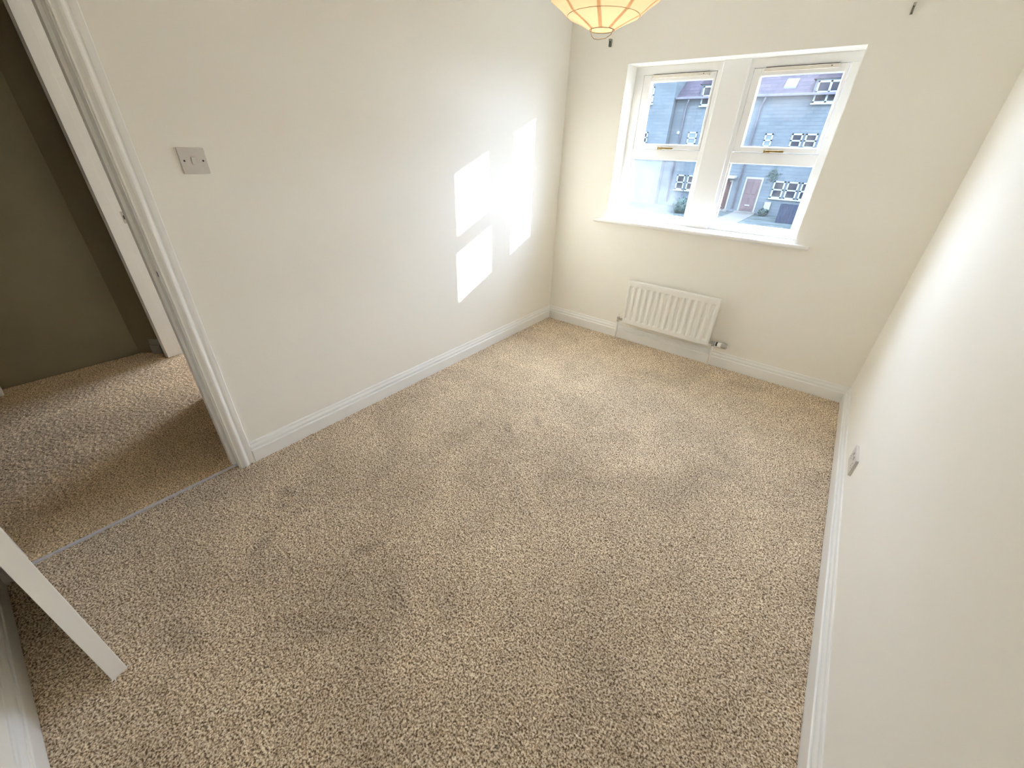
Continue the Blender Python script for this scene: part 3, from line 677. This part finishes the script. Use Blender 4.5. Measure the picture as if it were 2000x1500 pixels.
g = box(B(), -30, 30, 0.5, 45, -2.75, -1.70); o = struct('ground', g, M_GRASS, 'front gardens across the street')
FYP = 27.0
hs = thing('terraced_house', 'long stone terraced house across the street with slate roof and white windows', 'house', (-2.0, FYP, -1.7))
def hp(name, bm, m, parent=hs, origin=(-2.0, FYP, -1.7)):
    bmesh.ops.translate(bm, vec=(-origin[0], -origin[1], -origin[2]), verts=bm.verts); return obj(name, bm, m, parent)
b = B(); box(b, -8.6, 14, FYP, FYP + 7, -1.72, 4.28); hp('wall', b, M_FAC)
b = B(); vs = [(-8.6, FYP - 0.25, 4.22), (14, FYP - 0.25, 4.22), (14, FYP + 3.6, 7.0), (-8.6, FYP + 3.6, 7.0), (-8.6, FYP + 7.3, 4.22), (14, FYP + 7.3, 4.22)]
v = [b.verts.new(p) for p in vs]; b.faces.new((v[0], v[1], v[2], v[3])); b.faces.new((v[3], v[2], v[5], v[4])); b.faces.new((v[0], v[3], v[4])); b.faces.new((v[1], v[5], v[2])); b.faces.new((v[0], v[4], v[5], v[1]))
hp('roof', b, M_SLATE)
b = B(); box(b, -8.6, 14, FYP - 0.36, FYP - 0.24, 4.20, 4.32, 0.02); hp('gutter', b, M_PIPE)
def far_window(x0, x1, z0, z1, cols, y=FYP, parent=hs, origin=(-2.0, FYP, -1.7), glass=M_PANE, split=0.5, rows=2, fw=0.075):
    """white frame with a sill, panes set back in it"""
    b = B(); d0, d1 = y - 0.05, y + 0.02
    box(b, x0, x1, d0, d1, z1 - fw, z1); box(b, x0, x1, d0, d1, z0, z0 + fw); box(b, x0 - 0.05, x1 + 0.05, d0 - 0.05, d1, z0 - 0.07, z0)
    xs = [x0 + i * (x1 - x0) / cols for i in range(cols + 1)]
    for i, x in enumerate(xs):
        a, c = (x, x + fw) if i == 0 else ((x - fw, x) if i == cols else (x - fw / 2 - 0.01, x + fw / 2 + 0.01))
        box(b, a, c, d0, d1, z0, z1)
    zm = z0 + (z1 - z0) * split
    if rows == 2: box(b, x0, x1, d0, d1, zm - 0.035, zm + 0.035)
    fr = hp('window', b, M_UPVC, parent, origin)
    for i in range(cols):
        for (za, zb) in (((z0, zm), (zm, z1)) if rows == 2 else ((z0, z1),)):
            t = B(); box(t, xs[i] + 0.03, xs[i + 1] - 0.03, y - 0.015, y + 0.005, za + 0.03, zb - 0.03); hp('pane', t, glass, fr, origin)
    return fr
# ground floor triples, first floor pairs, dormers
for x in (-1.92, -1.22, -0.52, 0.18): far_window(x, x + 0.58, -0.74, 0.16, 1)
for x in (-7.58, -6.90, -6.20): far_window(x, x + 0.52, -0.70, 0.17, 1)
for x in (3.6, 4.3, 5.0): far_window(x, x + 0.58, -0.74, 0.16, 1)
far_window(-1.80, -1.26, 1.83, 2.51, 1); far_window(-1.14, -0.58, 1.83, 2.51, 1); far_window(-3.13, -2.72, 1.83, 2.50, 1, glass=M_PANEL)
far_window(-7.46, -6.93, 1.88, 2.54, 1, glass=M_PANEL); far_window(3.6, 4.16, 1.83, 2.51, 1); far_window(4.3, 4.86, 1.83, 2.51, 1)
def dormer(x0, x1, z0, z1, cols):
    b = B(); box(b, x0 - 0.12, x1 + 0.12, FYP - 0.05, FYP + 2.2, 4.2, z1 + 0.10); hp('dormer_wall', b, M_FAC)
    b = B(); xm = (x0 + x1) / 2
    v = [b.verts.new(p) for p in ((x0 - 0.25, FYP - 0.15, z1 + 0.08), (x1 + 0.25, FYP - 0.15, z1 + 0.08), (xm, FYP - 0.15, z1 + 0.75), (x0 - 0.25, FYP + 3, z1 + 0.08), (x1 + 0.25, FYP + 3, z1 + 0.08), (xm, FYP + 3, z1 + 0.75))]
    for f in ((0, 1, 2), (3, 5, 4), (0, 2, 5, 3), (1, 4, 5, 2), (0, 3, 4, 1)): b.faces.new([v[i] for i in f])
    hp('dormer_roof', b, M_SLATE)
    far_window(x0, x1, z0, z1, cols, y=FYP - 0.05)
dormer(-1.38, -0.22, 3.88, 4.83, 2); dormer(-7.12, -6.0, 3.88, 4.83, 2); dormer(3.4, 4.6, 3.88, 4.83, 2)
# skylight lying on the slope
sl_ = 2.78 / 3.85
b = B()
for (ya, yb, xa, xb) in ((FYP + 0.27, FYP + 0.88, -2.98, -2.40),):
    za, zb = 4.22 + (ya - FYP + 0.25) * sl_ + 0.06, 4.22 + (yb - FYP + 0.25) * sl_ + 0.06
    v = [b.verts.new(p) for p in ((xa, ya, za), (xb, ya, za), (xb, yb, zb), (xa, yb, zb), (xa, ya, za - 0.12), (xb, ya, za - 0.12), (xb, yb, zb - 0.12), (xa, yb, zb - 0.12))]
    for f in ((0, 1, 2, 3), (0, 4, 5, 1), (1, 5, 6, 2), (2, 6, 7, 3), (3, 7, 4, 0)): b.faces.new([v[i] for i in f])
o = hp('skylight', b, M_PANEL); o['label'] = 'pale roof light'
# doors
def far_door(x0, x1, z0, z1, m, lab):
    b = B(); box(b, x0 - 0.09, x1 + 0.09, FYP - 0.03, FYP + 0.02, z0 - 0.05, z1 + 0.09); fr = hp('door_frame', b, M_METER)
    b = B(); box(b, x0, x1, FYP - 0.06, FYP - 0.025, z0, z1)
    for (xa, xb, za, zb) in ((0.1, 0.42, 0.1, 0.75), (0.5, 0.8, 0.1, 0.75), (0.1, 0.42, 0.95, 1.65), (0.5, 0.8, 0.95, 1.65)):
        box(b, x0 + xa * (x1 - x0) / 0.9, x0 + xb * (x1 - x0) / 0.9, FYP - 0.075, FYP - 0.05, z0 + za, z0 + zb, 0.008, 1)
    dl = hp('front_door', b, m); dl['label'] = lab
    b = B(); box(b, (x0 + x1) / 2 - 0.12, (x0 + x1) / 2 + 0.14, FYP - 0.09, FYP - 0.07, z0 + 0.30, z0 + 0.36); hp('letterbox', b, M_UPVC, dl)
    b = B(); box(b, x0 - 0.2, x1 + 0.2, FYP - 0.35, FYP, z0 - 0.16, z0 - 0.02, 0.01); hp('doorstep', b, M_PATH)
far_door(-3.38, -2.60, -1.58, 0.19, M_FDOOR, 'dusty mauve front door with a white letterbox')
far_door(-5.05, -4.22, -1.58, -0.05, M_MAROON, 'dark maroon front door')
b = B(); box(b, -5.4, -3.98, FYP - 0.7, FYP, 0.16, 0.30, 0.02); o = hp('porch_canopy', b, M_METER)
for xp, za, zb in ((-3.76, -1.5, 4.2), (-7.93, -1.5, 4.2), (2.6, -1.5, 4.2)):
    b = B(); tube(b, [(xp, FYP - 0.09, za), (xp, FYP - 0.09, zb - 0.45), (xp + 0.10, FYP - 0.20, zb - 0.15), (xp + 0.14, FYP - 0.28, zb)], 0.05, 8); hp('downpipe', b, M_PIPE)
b = B(); box(b, -2.06, -1.73, FYP - 0.14, FYP, -1.38, -0.98, 0.01); o = hp('meter_box', b, M_METER); o['label'] = 'cream meter box'
b = B(); lathe(b, [(0.09, 0), (0.09, 0.05)], 14, Matrix.Translation((-8.1 , FYP, 2.5)) @ Matrix.Rotation(PI / 2, 4, 'X')); hp('wall_vent', b, M_UPVC)
# left gabled house
ORG = (-13.0, FYP - 0.5, -1.7)
h2 = thing('gabled_house', 'pale stone house with a taller front wall at the left across the street', 'house', ORG)
b = B(); box(b, -18, -8.62, FYP - 0.5, FYP + 7, -1.72, 5.6); hp('wall', b, M_FAC2, h2, ORG)
b = B(); v = [b.verts.new(p) for p in ((-18.3, FYP - 0.8, 5.5), (-8.62, FYP - 0.8, 5.5), (-13.2, FYP - 0.8, 9.2), (-18.3, FYP + 7.3, 5.5), (-8.62, FYP + 7.3, 5.5), (-13.2, FYP + 7.3, 9.2))]
for f in ((0, 1, 2), (3, 5, 4), (0, 2, 5, 3), (1, 4, 5, 2), (0, 3, 4, 1)): b.faces.new([v[i] for i in f])
hp('roof', b, M_SLATE, h2, ORG)
far_window(-10.9, -9.93, 4.02, 4.88, 1, y=FYP - 0.5, parent=h2, origin=ORG, glass=M_PANEL)
far_window(-10.6, -9.87, 1.87, 2.50, 1, y=FYP - 0.5, parent=h2, origin=ORG)
far_window(-15.2, -14.0, -0.7, 0.5, 2, y=FYP - 0.5, parent=h2, origin=ORG)
# garden path, fence, shrubs, potted things
tag(obj('garden_path', box(B(), -3.6, -2.4, 20.5, 26.65, -1.72, -1.68, 0.005), M_PATH), 'paved garden path leading to the mauve front door', 'path')
def shrub(x, y, z, r, h, lab, seed, cat='shrub', grp=None):
    rr = random.Random(seed); b = B()
    for i in range(260):
        a = rr.uniform(0, 2 * PI); t = rr.uniform(0, 1); ph = math.acos(1 - 2 * rr.random())
        d = Vector((math.sin(ph) * math.cos(a) * r, math.sin(ph) * math.sin(a) * r, (0.5 + 0.5 * math.cos(ph)) * h)) * rr.uniform(0.75, 1.05)
        s = rr.uniform(0.04, 0.09); u = Vector((rr.uniform(-1, 1), rr.uniform(-1, 1), rr.uniform(-1, 1))).normalized(); w_ = u.cross(Vector((0, 0, 1))).normalized()
        q = [b.verts.new(d + u * s), b.verts.new(d + w_ * s * 0.5), b.verts.new(d - u * s), b.verts.new(d - w_ * s * 0.5)]
        b.faces.new(q)
    lathe(b, [(r * 0.55, 0.0), (r * 0.8, h * 0.3), (r * 0.72, h * 0.65), (r * 0.3, h * 0.88)], 10)
    o = obj('shrub', b, M_LEAF, None, (x, y, z)); return tag(o, lab, cat, grp)
shrub(-4.6, 24.6, -1.7, 0.75, 0.75, 'rounded shrub at the left of the garden below the maroon door', 3)
shrub(-1.9, 26.3, -1.7, 0.28, 0.42, 'small shrub beneath the cream meter box', 4)
shrub(-5.9, 23.6, -1.7, 0.6, 0.9, 'tall shrub in front of the lower left windows', 5)
# climbing plant on the facade
b = B(); rr = random.Random(11)
for i in range(160):
    p = Vector((-2.08 + rr.gauss(0, 0.14), FYP - 0.04, 0.42 + rr.gauss(0, 0.14))); s = 0.05
    u = Vector((rr.uniform(-1, 1), rr.uniform(-0.3, 0.3), rr.uniform(-1, 1))).normalized() * s; w_ = Vector((-u.z, 0.01, u.x)) * 0.6
    b.faces.new([b.verts.new(p + u), b.verts.new(p + w_), b.verts.new(p - u), b.verts.new(p - w_)])
tube(b, [(-2.08, FYP - 0.03, 0.3), (-2.05, FYP - 0.04, 0.9)], 0.015, 6)
hp('wall_climber', b, M_LEAF)
# dark blue timber fence panel in the near right of the garden
fe = thing('garden_fence', 'dark blue timber fence at the lower right of the front garden', 'fence', (-0.35, 24.0, -1.7))
for i in range(9):
    b = B(); box(b, -0.55 + i * 0.15, -0.41 + i * 0.15, -0.02, 0.02, 0.0, 0.95 + 0.01 * (i % 2), 0.004, 1); obj('fence_board', b, M_BIN, fe)
b = B(); box(b, -0.56, 0.82, 0.02, 0.06, 0.2, 0.3); box(b, -0.56, 0.82, 0.02, 0.06, 0.7, 0.8); obj('rail', b, M_BIN, fe)

# outdoor colours darkened evenly, standing in for a lower exposure outside
def dim_outdoors(m, k):
    for n in m.node_tree.nodes:
        if n.type == 'VALTORGB':
            for e in n.color_ramp.elements: e.color = (e.color[0] * k, e.color[1] * k, e.color[2] * k, 1)
        if n.type == 'BSDF_PRINCIPLED':
            n.inputs['Specular IOR Level'].default_value = 0.03; n.inputs['Roughness'].default_value = max(0.6, n.inputs['Roughness'].default_value)
        if n.type == 'TEX_BRICK':
            for q in ('Color1', 'Color2', 'Mortar'):
                c = n.inputs[q].default_value; n.inputs[q].default_value = (c[0] * k, c[1] * k, c[2] * k, 1)
for m in (M_FAC, M_FAC2, M_SLATE, M_UPVC, M_PANE, M_PANEL, M_FDOOR, M_MAROON, M_PIPE, M_METER, M_GRASS, M_PATH, M_LEAF, M_BIN): dim_outdoors(m, 0.8)
